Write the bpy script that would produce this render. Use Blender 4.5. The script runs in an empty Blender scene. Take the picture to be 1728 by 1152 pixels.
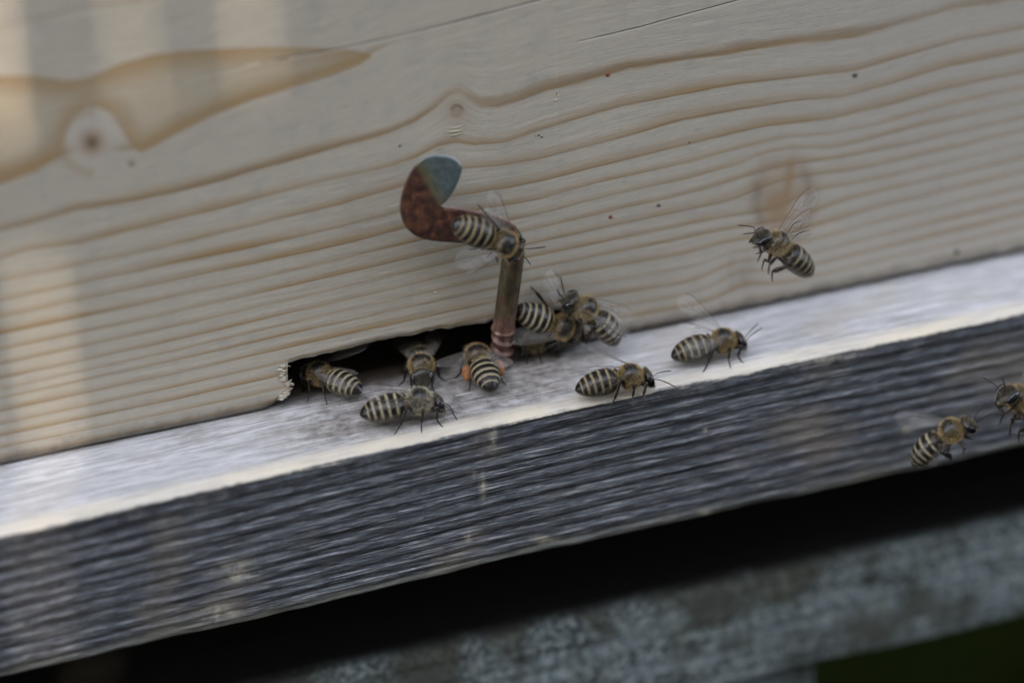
import bpy, math, random
import numpy as np
from mathutils import Vector, Matrix

# ------------------------------------------------------------------ camera, sky, sun, exposure
SC = bpy.context.scene
COL = SC.collection
W_FIELD, DIST = .166, .76                      # metres across the field at the subject, distance to it
YAW, PITCH, ROLL = map(math.radians, (18, 28, 3))
CF = np.array([math.sin(YAW) * math.cos(PITCH), math.cos(YAW) * math.cos(PITCH), -math.sin(PITCH)])
_R = np.array([math.cos(YAW), -math.sin(YAW), 0.0]); _U = np.cross(_R, CF)
CR = _R * math.cos(ROLL) - _U * math.sin(ROLL)
CU = _U * math.cos(ROLL) + _R * math.sin(ROLL)
FPX = 1728 * DIST / W_FIELD
CC = -DIST * CF + CU * (32 / 1728 * W_FIELD)

cam_d = bpy.data.cameras.new('camera'); cam = bpy.data.objects.new('camera', cam_d); COL.objects.link(cam)
cam.matrix_world = Matrix(((CR[0], CU[0], -CF[0], CC[0]), (CR[1], CU[1], -CF[1], CC[1]), (CR[2], CU[2], -CF[2], CC[2]), (0, 0, 0, 1)))
cam_d.sensor_width = 36; cam_d.lens = 36 * DIST / W_FIELD
cam_d.clip_start = .02; cam_d.clip_end = 60
cam_d.dof.use_dof = True
on_focus = CC + (CF + CR * (885 - 864) / FPX - CU * (500 - 576) / FPX) * ((-.008 - CC[1]) / (CF + CR * (885 - 864) / FPX - CU * (500 - 576) / FPX)[1])   # on the bees right of the hook
cam_d.dof.focus_distance = float((on_focus - CC) @ CF); cam_d.dof.aperture_fstop = 5.8
cam_d.dof.aperture_blades = 0
SC.camera = cam

SUN_EL, SUN_AZ = math.radians(30), math.radians(203)     # azimuth clockwise from +Y
SUN_V = Vector((math.sin(SUN_AZ) * math.cos(SUN_EL), math.cos(SUN_AZ) * math.cos(SUN_EL), math.sin(SUN_EL)))
world = bpy.data.worlds.new('World'); SC.world = world; world.use_nodes = True
wn = world.node_tree; wn.nodes.clear()
wo = wn.nodes.new('ShaderNodeOutputWorld'); wb = wn.nodes.new('ShaderNodeBackground')
sky = wn.nodes.new('ShaderNodeTexSky'); sky.sky_type = 'NISHITA'; sky.sun_disc = False
sky.sun_elevation = SUN_EL; sky.sun_rotation = SUN_AZ; sky.dust_density = 3; sky.air_density = 1.0
hs = wn.nodes.new('ShaderNodeHueSaturation'); hs.inputs['Saturation'].default_value = .5   # thin cloud veil
wn.links.new(sky.outputs[0], hs.inputs['Color']); wn.links.new(hs.outputs[0], wb.inputs['Color'])
wb.inputs['Strength'].default_value = .15
wn.links.new(wb.outputs[0], wo.inputs['Surface'])
sun_d = bpy.data.lights.new('sun', 'SUN'); sun_d.energy = 2.0; sun_d.angle = math.radians(.45); sun_d.color = (1, .83, .66)
sun = bpy.data.objects.new('sun', sun_d); COL.objects.link(sun)
sun.rotation_euler = (-SUN_V).to_track_quat('-Z', 'Y').to_euler()
SC.view_settings.view_transform = 'Standard'; SC.view_settings.look = 'None'
SC.view_settings.exposure = 2.95; SC.view_settings.gamma = 1.0

# ------------------------------------------------------------------ helpers
def ray(px, py):
    return CC, CF + CR * (px - 864) / FPX - CU * (py - 576) / FPX
def on(px, py, ax, v):                          # point where a line of sight meets the plane axis = v
    c, d = ray(px, py); t = (v - c[ax]) / d[ax]; return c + t * d
def proj(P):                                    # n x 3 -> photo coordinates, used to read the traced grain
    d = P - CC; z = d @ CF
    return 864 + FPX * (d @ CR) / z, 576 - FPX * (d @ CU) / z
rng = np.random.default_rng(7)

_tab = np.random.default_rng(99).random((256, 256))
def vn(x, y, seed=0):                           # smooth value noise, -1..1
    x = np.asarray(x, float) + seed * 17.31; y = np.asarray(y, float) + seed * 9.17
    xi = np.floor(x).astype(int); yi = np.floor(y).astype(int)
    fx = x - xi; fy = y - yi; fx = fx * fx * (3 - 2 * fx); fy = fy * fy * (3 - 2 * fy)
    a = _tab[xi % 256, yi % 256]; b = _tab[(xi + 1) % 256, yi % 256]
    c = _tab[xi % 256, (yi + 1) % 256]; d = _tab[(xi + 1) % 256, (yi + 1) % 256]
    return 2 * (a * (1 - fx) * (1 - fy) + b * fx * (1 - fy) + c * (1 - fx) * fy + d * fx * fy) - 1
def fbm(x, y, o=4, seed=0):
    s = 0; a = 1; t = 0
    for k in range(o):
        s = s + a * vn(x * 2 ** k, y * 2 ** k, seed + k); t += a; a *= .5
    return s / t
def sstep(a, b, x):
    t = np.clip((x - a) / (b - a), 0, 1); return t * t * (3 - 2 * t)

def mesh_np(name, V, F, attrs=None, mat=None, smooth=True):
    V = np.asarray(V, np.float32); me = bpy.data.meshes.new(name)
    if isinstance(F, np.ndarray):
        n, k = F.shape
        me.vertices.add(len(V)); me.vertices.foreach_set('co', V.ravel())
        me.loops.add(n * k); me.loops.foreach_set('vertex_index', F.astype(np.int32).ravel())
        me.polygons.add(n); me.polygons.foreach_set('loop_start', np.arange(0, n * k, k, dtype=np.int32))
        me.update(calc_edges=True)
    else:
        me.from_pydata([tuple(map(float, v)) for v in V], [], F); me.update()
    if smooth: me.polygons.foreach_set('use_smooth', np.ones(len(me.polygons), bool))
    for k, a in (attrs or {}).items():
        at = me.attributes.new(k, 'FLOAT', 'POINT'); at.data.foreach_set('value', np.asarray(a, np.float32).ravel())
    if mat: me.materials.append(mat)
    return me
def obj(name, me, parent=None):
    o = bpy.data.objects.new(name, me); COL.objects.link(o)
    if parent: o.parent = parent
    return o
def tag(o, label=None, cat=None, group=None, kind=None):
    for k, v in (('label', label), ('category', cat), ('group', group), ('kind', kind)):
        if v: o[k] = v
    return o
def empty(name, loc=(0, 0, 0)):
    o = bpy.data.objects.new(name, None); COL.objects.link(o); o.location = loc; o.empty_display_size = .005; return o
def gridf(nu, nv, wrap=False):                  # quads of a nu x nv vertex grid (v fastest)
    i, j = np.meshgrid(np.arange(nu - 1), np.arange(nv if wrap else nv - 1), indexing='ij')
    j2 = (j + 1) % nv
    return np.stack([i * nv + j, (i + 1) * nv + j, (i + 1) * nv + j2, i * nv + j2], -1).reshape(-1, 4)

class Mix:                                       # a growing triangle/quad soup as one mesh
    def __init__(s): s.V = []; s.F = []; s.n = 0
    def add(s, V, F):
        V = np.asarray(V, float); s.V.append(V)
        s.F += [tuple(int(i) + s.n for i in f) for f in F]; s.n += len(V); return s
    def mesh(s, name, mat, smooth=True, attrs=None): return mesh_np(name, np.concatenate(s.V), s.F, attrs, mat, smooth)

def tube(pts, radii, seg=10, flat=None):         # closed tube along points; flat = (vector, factor) squashes the section
    pts = np.asarray(pts, float); n = len(pts); V = []
    T = np.gradient(pts, axis=0); T /= np.linalg.norm(T, axis=1)[:, None] + 1e-12
    up = np.array([0, 0, 1.0]) if abs(T[0][2]) < .8 else np.array([1.0, 0, 0])
    for k in range(n):
        a = np.cross(T[k], up); a /= np.linalg.norm(a); b = np.cross(a, T[k]); up = b
        ph = np.linspace(0, 2 * np.pi, seg, endpoint=False)
        ring = radii[k] * (np.outer(np.cos(ph), a) + np.outer(np.sin(ph), b))
        if flat is not None:
            v, f = flat; ring -= np.outer(ring @ v, v) * (1 - (f[k] if hasattr(f, '__len__') else f))
        V.append(pts[k] + ring)
    V = np.concatenate(V); F = [tuple(f) for f in gridf(n, seg, True)]
    F.append(tuple(range(seg))[::-1]); F.append(tuple((n - 1) * seg + q for q in range(seg)))
    return V, F
def smooth_path(P, n):                           # Catmull-Rom through rows of P
    P = np.asarray(P, float); Q = np.vstack([2 * P[0] - P[1], P, 2 * P[-1] - P[-2]]); out = []
    m = len(P) - 1
    for t in np.linspace(0, m, n):
        i = min(int(t), m - 1); f = t - i; a, b, c, d = Q[i:i + 4]
        out.append(.5 * (2 * b + (c - a) * f + (2 * a - 5 * b + 4 * c - d) * f * f + (3 * b - a - 3 * c + d) * f ** 3))
    return np.array(out)
def box(sx, sy, sz, c=(0, 0, 0), bev=.0):
    import bmesh
    bm = bmesh.new(); bmesh.ops.create_cube(bm, size=1)
    for v in bm.verts: v.co = Vector((v.co.x * sx + c[0], v.co.y * sy + c[1], v.co.z * sz + c[2]))
    if bev: bmesh.ops.bevel(bm, geom=bm.edges[:], offset=bev, segments=2, affect='EDGES')
    V = [tuple(v.co) for v in bm.verts]; bm.verts.index_update(); F = [tuple(v.index for v in f.verts) for f in bm.faces]; bm.free()
    return V, F

# ------------------------------------------------------------------ node helper
class NT:
    def __init__(s, name):
        s.m = bpy.data.materials.new(name); s.m.use_nodes = True; s.t = s.m.node_tree; s.t.nodes.clear()
        s.out = s.t.nodes.new('ShaderNodeOutputMaterial'); s.b = s.t.nodes.new('ShaderNodeBsdfPrincipled')
        s.t.links.new(s.b.outputs[0], s.out.inputs[0])
    def put(s, sock, v):
        if isinstance(v, bpy.types.NodeSocket): s.t.links.new(v, sock)
        elif isinstance(v, (tuple, list)) and len(v) == 3 and sock.type == 'RGBA': sock.default_value = (*v, 1)
        else: sock.default_value = v
    def math(s, op, a, b=None, c=None, clamp=False):
        n = s.t.nodes.new('ShaderNodeMath'); n.operation = op; n.use_clamp = clamp
        for k, v in enumerate((a, b, c)):
            if v is not None: s.put(n.inputs[k], v)
        return n.outputs[0]
    def attr(s, name): n = s.t.nodes.new('ShaderNodeAttribute'); n.attribute_name = name; return n.outputs['Fac']
    def co(s): return s.t.nodes.new('ShaderNodeTexCoord').outputs['Object']
    def xyz(s, v): n = s.t.nodes.new('ShaderNodeSeparateXYZ'); s.put(n.inputs[0], v); return n.outputs
    def vec(s, x, y, z):
        n = s.t.nodes.new('ShaderNodeCombineXYZ')
        for k, v in enumerate((x, y, z)): s.put(n.inputs[k], v)
        return n.outputs[0]
    def vscale(s, v, k): n = s.t.nodes.new('ShaderNodeVectorMath'); n.operation = 'MULTIPLY'; s.put(n.inputs[0], v); n.inputs[1].default_value = k; return n.outputs[0]
    def noise(s, v, sc=1, det=3, rough=.5, dist=0):
        n = s.t.nodes.new('ShaderNodeTexNoise'); s.put(n.inputs['Vector'], v); n.inputs['Scale'].default_value = sc
        n.inputs['Detail'].default_value = det; n.inputs['Roughness'].default_value = rough; n.inputs['Distortion'].default_value = dist; return n.outputs['Fac']
    def ss(s, a, b, x, lo=0.0, hi=1.0):
        n = s.t.nodes.new('ShaderNodeMapRange'); n.interpolation_type = 'SMOOTHSTEP'
        s.put(n.inputs['Value'], x); s.put(n.inputs['From Min'], a); s.put(n.inputs['From Max'], b)
        s.put(n.inputs['To Min'], lo); s.put(n.inputs['To Max'], hi); return n.outputs[0]
    def mix(s, f, a, b, mode='MIX'):
        n = s.t.nodes.new('ShaderNodeMix'); n.data_type = 'RGBA'; n.blend_type = mode
        s.put(n.inputs['Factor'], f); s.put(n.inputs[6], a); s.put(n.inputs[7], b); return n.outputs[2]
    def ramp(s, f, stops, interp='LINEAR'):
        n = s.t.nodes.new('ShaderNodeValToRGB'); s.put(n.inputs[0], f); e = n.color_ramp; e.interpolation = interp
        while len(e.elements) < len(stops): e.elements.new(.5)
        for k, (p, c) in enumerate(stops): e.elements[k].position = p; e.elements[k].color = (*c, 1)
        return n.outputs[0]
    def bump(s, h, strength=.5, dist=.0001):
        n = s.t.nodes.new('ShaderNodeBump'); n.inputs['Strength'].default_value = strength; n.inputs['Distance'].default_value = dist
        s.put(n.inputs['Height'], h); s.t.links.new(n.outputs[0], s.b.inputs['Normal'])
    def set(s, **k):
        for a, v in k.items():
            s.put(s.b.inputs[{'color': 'Base Color', 'rough': 'Roughness', 'metal': 'Metallic', 'spec': 'Specular IOR Level', 'alpha': 'Alpha', 'coat': 'Coat Weight', 'trans': 'Transmission Weight', 'sss': 'Subsurface Weight'}[a]], v)
        return s.m

# ------------------------------------------------------------------ materials: pine board
def mat_board():
    n = NT('pine'); c = n.co(); X, Y, Z = n.xyz(c)
    ph = n.attr('phase'); gz = n.attr('grain_z'); wf = n.attr('late_width'); amp = n.attr('late_amp')
    fx = n.vec(n.math('MULTIPLY', X, 130), n.math('MULTIPLY', gz, 3600), 0)
    wob = n.noise(n.vec(n.math('MULTIPLY', X, 70), n.math('MULTIPLY', gz, 500), 3.1), 1, 4, .6)
    phw = n.math('ADD', ph, n.math('MULTIPLY', n.math('SUBTRACT', wob, .5), .12))
    fr = n.math('FRACT', phw)
    ringrnd = n.noise(n.vec(n.math('FLOOR', phw), 4.7, n.math('MULTIPLY', X, 9)), 1.7, 2)
    w = n.math('MULTIPLY', wf, n.ss(.25, .75, ringrnd, .7, 1.35))
    # soft rise of late wood towards the sharp lower edge of each ring
    late = n.math('POWER', n.ss(n.math('SUBTRACT', 1, w), .97, fr), 1.25)
    edge = n.ss(.993, .955, fr); late = n.math('MULTIPLY', late, n.math('MAXIMUM', edge, .15))
    late = n.math('MULTIPLY', n.math('MULTIPLY', late, amp), n.math('MULTIPLY', n.ss(.25, .75, ringrnd, .5, 1.15), n.ss(.3, .7, n.noise(n.vec(n.math('MULTIPLY', X, 35), n.math('MULTIPLY', gz, 260), 9), 1, 4, .6), .55, 1.1)))
    dark = n.math('MULTIPLY', n.math('MULTIPLY', n.ss(.84, .955, fr), edge), n.math('MULTIPLY', amp, n.ss(.35, .7, ringrnd, .1, .8)))
    fib = n.noise(fx, 1, 5, .65); fib2 = n.noise(n.vec(n.math('MULTIPLY', X, 420), n.math('MULTIPLY', gz, 5200), 1.0), 1, 3, .6)
    blot = n.noise(c, 38, 4, .55); blot2 = n.noise(c, 260, 3, .6)
    base = n.mix(n.ss(.25, .75, fib), (.318, .290, .238), (.400, .370, .308))
    base = n.mix(n.ss(.4, .8, blot, 0, .6), base, (.385, .352, .290))
    base = n.mix(n.ss(.47, .8, blot2, 0, .55), base, (.285, .275, .255))
    grey = n.ss(-.02, .09, n.math('ADD', X, n.math('MULTIPLY', Z, -.35)))
    base = n.mix(n.math('MULTIPLY', grey, .42), base, (.315, .305, .297))
    col = n.mix(n.math('MULTIPLY', late, n.ss(0, 1, grey, 1.0, .70)), base, (.255, .172, .082))
    col = n.mix(n.math('MULTIPLY', dark, .75), col, (.14, .09, .048))
    # flame figure
    fl = n.math('ADD', n.attr('figure'), n.math('MULTIPLY', n.math('SUBTRACT', wob, .5), .06))
    inside = n.ss(-.012, .02, fl); rim = n.math('MULTIPLY', inside, n.ss(.95, .0, fl))
    col = n.mix(n.math('MULTIPLY', inside, n.math('MULTIPLY', n.ss(.3, .7, blot, .35, 1), n.ss(.3, .7, fib, .35, .65))), col, (.32, .25, .14))
    col = n.mix(n.math('MULTIPLY', rim, n.ss(.3, .7, blot, .6, .95)), col, (.265, .18, .09))
    # knots: heart, halo, painted soft shadow of the hovering bee
    col = n.mix(n.attr('halo'), col, (.40, .37, .33))
    col = n.mix(n.attr('knot_red'), col, (.25, .165, .09))
    col = n.mix(n.math('MULTIPLY', n.attr('knot_and_shadow'), n.ss(.25, .6, n.noise(c, 420, 3), .7, 1)), col, (.10, .062, .038))
    # drying checks
    ck = n.attr('check'); cwid = n.attr('check_w')
    jit = n.math('ADD', ck, n.math('MULTIPLY', n.math('SUBTRACT', n.noise(n.vec(n.math('MULTIPLY', X, 300), 2, 5), 1, 4), .5), .12))
    ln = n.ss(n.math('MULTIPLY', cwid, 1.0), n.math('MULTIPLY', cwid, .35), n.math('ABSOLUTE', jit))
    lt = n.ss(.22, .1, n.math('ABSOLUTE', n.math('SUBTRACT', jit, .2)))
    col = n.mix(n.math('MULTIPLY', n.math('MULTIPLY', lt, n.ss(.0, .08, cwid)), .5), col, (.56, .52, .45))
    col = n.mix(n.math('MULTIPLY', ln, n.ss(0, .04, cwid, 0, .9)), col, (.04, .028, .02))
    # small grey weather ticks and a darker tone towards the lower edge
    tick = n.ss(.70, .78, n.noise(n.vec(n.math('MULTIPLY', X, 260), n.math('MULTIPLY', gz, 1700), 8), 1, 2))
    col = n.mix(n.math('MULTIPLY', tick, .5), col, (.17, .155, .14))
    pore = n.ss(.60, .70, n.noise(n.vec(n.math('MULTIPLY', X, 900), n.math('MULTIPLY', gz, 4200), 2), 1, 3, .6))
    col = n.mix(n.math('MULTIPLY', pore, .38), col, (.19, .17, .15))
    foot_tone = n.math('MULTIPLY', n.ss(.0035, .0, n.math('ADD', Z, n.math('MULTIPLY', n.math('SUBTRACT', blot2, .5), .004))), .75)
    col = n.mix(foot_tone, col, (.085, .075, .07))
    h = n.math('ADD', n.math('MULTIPLY', late, .25), n.math('ADD', n.math('MULTIPLY', fib, .5), n.math('MULTIPLY', fib2, .6)))
    h = n.math('SUBTRACT', h, n.math('MULTIPLY', ln, 2.0))
    n.bump(h, .55, .00016)
    return n.set(color=col, rough=.78, spec=.25)

def mat_weathered():
    """landing board: silvery top, pale worn arris, dark furrowed front"""
    n = NT('weathered_spruce'); c = n.co(); X, Y, Z = n.xyz(c)
    s = n.attr('across'); hgt = n.attr('relief')
    st1 = n.noise(n.vec(n.math('MULTIPLY', X, 70), n.math('MULTIPLY', s, 1000), 0), 1, 6, .68)
    st2 = n.noise(n.vec(n.math('MULTIPLY', X, 150), n.math('MULTIPLY', s, 5200), 4), 1, 5, .72)
    bl = n.noise(c, 55, 4, .55); bl2 = n.noise(c, 420, 4, .65)
    sj = n.math('ADD', s, n.math('ADD', n.math('MULTIPLY', n.math('SUBTRACT', st1, .5), .0034), n.math('MULTIPLY', n.math('SUBTRACT', bl2, .5), .0016)))
    # top
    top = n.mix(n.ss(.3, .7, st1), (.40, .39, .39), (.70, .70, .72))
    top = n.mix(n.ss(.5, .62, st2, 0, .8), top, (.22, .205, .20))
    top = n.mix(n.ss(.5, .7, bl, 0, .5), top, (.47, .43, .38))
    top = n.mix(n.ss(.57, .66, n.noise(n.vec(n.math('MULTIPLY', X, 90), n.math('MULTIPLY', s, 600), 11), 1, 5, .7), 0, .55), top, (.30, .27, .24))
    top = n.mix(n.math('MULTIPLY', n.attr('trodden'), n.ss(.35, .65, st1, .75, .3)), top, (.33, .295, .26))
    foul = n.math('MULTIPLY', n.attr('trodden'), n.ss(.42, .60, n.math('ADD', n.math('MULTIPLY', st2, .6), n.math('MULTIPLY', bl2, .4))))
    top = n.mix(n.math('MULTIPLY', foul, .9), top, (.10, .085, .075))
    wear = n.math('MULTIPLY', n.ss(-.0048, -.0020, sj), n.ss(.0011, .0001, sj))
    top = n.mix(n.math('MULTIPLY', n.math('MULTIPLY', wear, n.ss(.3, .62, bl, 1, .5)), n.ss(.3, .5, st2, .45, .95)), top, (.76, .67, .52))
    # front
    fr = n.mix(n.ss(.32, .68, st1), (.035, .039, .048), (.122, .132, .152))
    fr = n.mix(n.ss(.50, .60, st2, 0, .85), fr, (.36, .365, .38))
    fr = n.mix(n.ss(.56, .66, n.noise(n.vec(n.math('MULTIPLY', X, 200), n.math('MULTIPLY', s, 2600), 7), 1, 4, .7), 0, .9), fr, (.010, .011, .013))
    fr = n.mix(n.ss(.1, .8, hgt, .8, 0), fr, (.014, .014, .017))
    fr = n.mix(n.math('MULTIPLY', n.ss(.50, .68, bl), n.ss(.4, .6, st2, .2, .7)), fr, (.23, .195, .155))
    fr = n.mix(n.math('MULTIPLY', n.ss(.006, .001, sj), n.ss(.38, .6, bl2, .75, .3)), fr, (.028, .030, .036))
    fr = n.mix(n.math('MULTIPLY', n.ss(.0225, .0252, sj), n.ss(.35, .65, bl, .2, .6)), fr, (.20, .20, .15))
    drip = n.attr('dropping')
    fr = n.mix(n.math('MULTIPLY', drip, n.ss(.35, .6, bl2)), fr, (.40, .37, .29))
    isf = n.ss(-.0001, .0007, sj)
    top = n.mix(n.ss(-.002, .004, Y), top, (.045, .036, .028))  # floor behind the entrance painted dark in place of the hive's inner shade
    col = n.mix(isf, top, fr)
    col = n.mix(n.ss(.0262, .0275, s), col, (.03, .028, .025))  # underside painted dark to deepen the shade in the gap
    h = n.math('ADD', n.math('MULTIPLY', st2, .9), n.math('MULTIPLY', bl2, .35))
    n.bump(h, 1.0, .0003)
    return n.set(color=col, rough=.85, spec=.2)

def mat_beam():
    n = NT('lichened_wood'); c = n.co(); X, Y, Z = n.xyz(c)
    st = n.noise(n.vec(n.math('MULTIPLY', X, 50), n.math('MULTIPLY', Y, 500), n.math('MULTIPLY', Z, 500)), 1, 5, .65)
    bl = n.noise(c, 70, 5, .6); fine = n.noise(c, 900, 4, .7); cr = n.noise(n.vscale(c, (300, 300, 90)), 1, 4, .6)
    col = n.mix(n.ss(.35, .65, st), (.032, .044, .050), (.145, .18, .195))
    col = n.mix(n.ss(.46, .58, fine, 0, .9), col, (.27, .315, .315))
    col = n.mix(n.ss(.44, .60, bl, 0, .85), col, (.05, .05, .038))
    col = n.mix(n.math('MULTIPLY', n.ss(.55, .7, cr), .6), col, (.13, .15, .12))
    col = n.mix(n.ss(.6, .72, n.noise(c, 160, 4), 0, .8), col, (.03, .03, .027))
    col = n.mix(n.attr('top_shade'), col, (.014, .013, .011))  # top of the rail painted near black, standing in for the gap's shade
    n.bump(n.math('ADD', fine, n.math('MULTIPLY', st, 1.3)), .8, .0003)
    return n.set(color=col, rough=.9, spec=.15)
def mat_plain_wood(name, a, b, sc=1.0):
    n = NT(name); c = n.co()
    st = n.noise(n.vscale(c, (20 * sc, 260 * sc, 260 * sc)), 1, 5, .6)
    n.bump(st, .5, .0003)
    return n.set(color=n.mix(n.ss(.3, .7, st), a, b), rough=.85, spec=.2)
def mat_rust():
    n = NT('rusty_steel'); c = n.co(); X, Y, Z = n.xyz(c)
    a = n.noise(c, 900, 5, .7); b = n.noise(c, 330, 4, .6); g = n.attr('bare')
    col = n.ramp(a, [(.3, (.018, .009, .008)), (.48, (.055, .022, .014)), (.62, (.12, .045, .020)), (.75, (.20, .09, .04))])
    col = n.mix(n.ss(.5, .68, b, 0, .8), col, (.035, .018, .014))
    bare = n.ss(.35, .62, n.math('ADD', g, n.math('MULTIPLY', n.math('SUBTRACT', b, .5), .55)))
    zinc = n.mix(n.ss(.4, .65, a), (.085, .115, .115), (.14, .175, .175))
    col = n.mix(bare, col, zinc)
    halo = n.math('MULTIPLY', n.ss(.1, .4, g), n.ss(.9, .5, g)); col = n.mix(n.math('MULTIPLY', halo, .5), col, (.15, .14, .07))
    rim = n.attr('rim'); col = n.mix(n.math('MULTIPLY', rim, .75), col, n.mix(bare, (.30, .19, .165), (.62, .66, .70)))
    n.bump(a, .5, .00015)
    return n.set(color=col, rough=n.ss(.3, .7, a, .42, .7), metal=n.ss(0, 1, bare, .15, .55), spec=.5)
def mat_shank():
    n = NT('tarnished_brass'); c = n.co(); X, Y, Z = n.xyz(c)
    a = n.noise(n.vscale(c, (900, 900, 300)), 1, 5, .65); b = n.noise(c, 420, 4, .6); low = n.ss(.0125, .0085, Z)
    col = n.mix(n.ss(.35, .65, a), (.060, .048, .030), (.130, .105, .064))
    col = n.mix(n.ss(.48, .62, b, 0, .7), col, (.105, .052, .032))
    rust = n.mix(n.ss(.35, .65, a), (.055, .026, .018), (.175, .092, .070))
    col = n.mix(low, col, rust)
    n.bump(a, .4, .00012)
    return n.set(color=col, rough=n.ss(.3, .7, b, .3, .55), metal=n.math('SUBTRACT', .7, n.math('MULTIPLY', low, .5)))
def mat_bee_body():
    n = NT('bee_cuticle'); c = n.co(); s = n.attr('along'); dr = n.attr('dorsal')
    a = n.math('MULTIPLY', s, -1); nz = n.noise(c, 2600, 3, .6); n2 = n.noise(c, 700, 3)
    tn = n.attr('tone'); aj = n.math('ADD', n.math('ADD', a, n.math('MULTIPLY', n.math('SUBTRACT', tn, .5), .22)), n.math('ADD', n.math('MULTIPLY', n.math('SUBTRACT', nz, .5), .38), n.math('MULTIPLY', n.math('SUBTRACT', n2, .5), .25)))
    band = None
    for lo, hi in ((1.52, 1.84), (2.78, 3.12), (3.98, 4.30), (5.04, 5.32), (6.02, 6.15)):
        k = n.math('MULTIPLY', n.ss(lo - .22, lo + .10, aj), n.ss(hi + .10, hi - .06, aj)); band = k if band is None else n.math('MAXIMUM', band, k)
    dark = n.mix(n.ss(.35, .65, n2), (.004, .004, .005), (.014, .011, .009))
    dark = n.mix(n.math('MULTIPLY', n.ss(.6, .1, aj), .8), dark, (.10, .075, .035))
    vent = n.ss(.15, -.55, dr)
    abd = n.mix(n.math('MULTIPLY', band, n.ss(.0, 1, vent, .9, .5)), dark, n.mix(tn, (.19, .15, .075), (.28, .235, .15)))
    abd = n.mix(n.math('MULTIPLY', vent, .55), abd, (.085, .075, .055))
    tho = n.mix(n.ss(.35, .65, n2), (.014, .011, .008), (.05, .038, .02))
    disc = n.math('MULTIPLY', n.ss(.55, .8, dr), n.math('MULTIPLY', n.ss(.9, 1.3, s), n.ss(3.1, 2.6, s)))
    tho = n.mix(disc, tho, (.009, .009, .010))
    head = n.mix(n.ss(.35, .65, nz), (.006, .005, .005), (.022, .018, .012))
    col = n.mix(n.ss(-.1, .15, s), abd, tho); col = n.mix(n.ss(3.9, 4.15, s), col, head)
    n.bump(nz, .35, .00008)
    return n.set(color=col, rough=n.ss(0, 1, band, .30, .65), spec=.4)
def mat_simple(name, col, rough=.5, spec=.5, alpha=1.0, coat=0.0, nscale=0, col2=None):
    n = NT(name)
    if nscale: col = n.mix(n.ss(.35, .65, n.noise(n.co(), nscale, 4)), col, col2 or tuple(x * 1.6 for x in col))
    return n.set(color=col, rough=rough, spec=spec, alpha=alpha, coat=coat)
def mat_fur():
    n = NT('bee_fur'); r = n.attr('rnd'); g = n.attr('grey')
    col = n.ramp(r, [(0, (.12, .075, .03)), (.5, (.42, .285, .11)), (1, (.56, .46, .28))])
    col = n.mix(g, col, (.44, .41, .31))
    return n.set(color=col, rough=.7, spec=.2)
def mat_wing():
    n = NT('wing_membrane'); c = n.co(); a = n.noise(c, 500, 3)
    m = n.set(color=n.mix(a, (.42, .40, .38), (.62, .60, .60)), rough=.2, spec=.6, alpha=.12); return m

M = dict(pine=mat_board(), weather=mat_weathered(), beam=mat_beam(), rust=mat_rust(), shank=mat_shank(), bee=mat_bee_body(),
         fur=mat_fur(), wing=mat_wing(),
         eye=mat_simple('compound_eye', (.006, .006, .009), .12, .6, nscale=3000, col2=(.012, .010, .012)),
         leg=mat_simple('leg_cuticle', (.007, .005, .004), .35, .4, nscale=1500, col2=(.028, .016, .010)),
         vein=mat_simple('wing_vein', (.06, .04, .022), .5),
         pollen=mat_simple('pollen', (.20, .075, .028), .7, .3, nscale=2500, col2=(.32, .14, .055)),
         cut=mat_plain_wood('fresh_split_wood', (.34, .30, .22), (.50, .46, .37), 4),
         dark=mat_plain_wood('gap_shade_dark', (.018, .014, .010), (.04, .032, .024)),
         hivewood=mat_plain_wood('hive_side_wood', (.26, .22, .16), (.40, .36, .29)),
         red=mat_simple('red_propolis', (.16, .035, .015), .5), grey=mat_simple('grey_dirt', (.05, .05, .055), .7),
         sun_screen=mat_plain_wood('screen_wood', (.10, .085, .07), (.20, .17, .14), .2))

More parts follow.
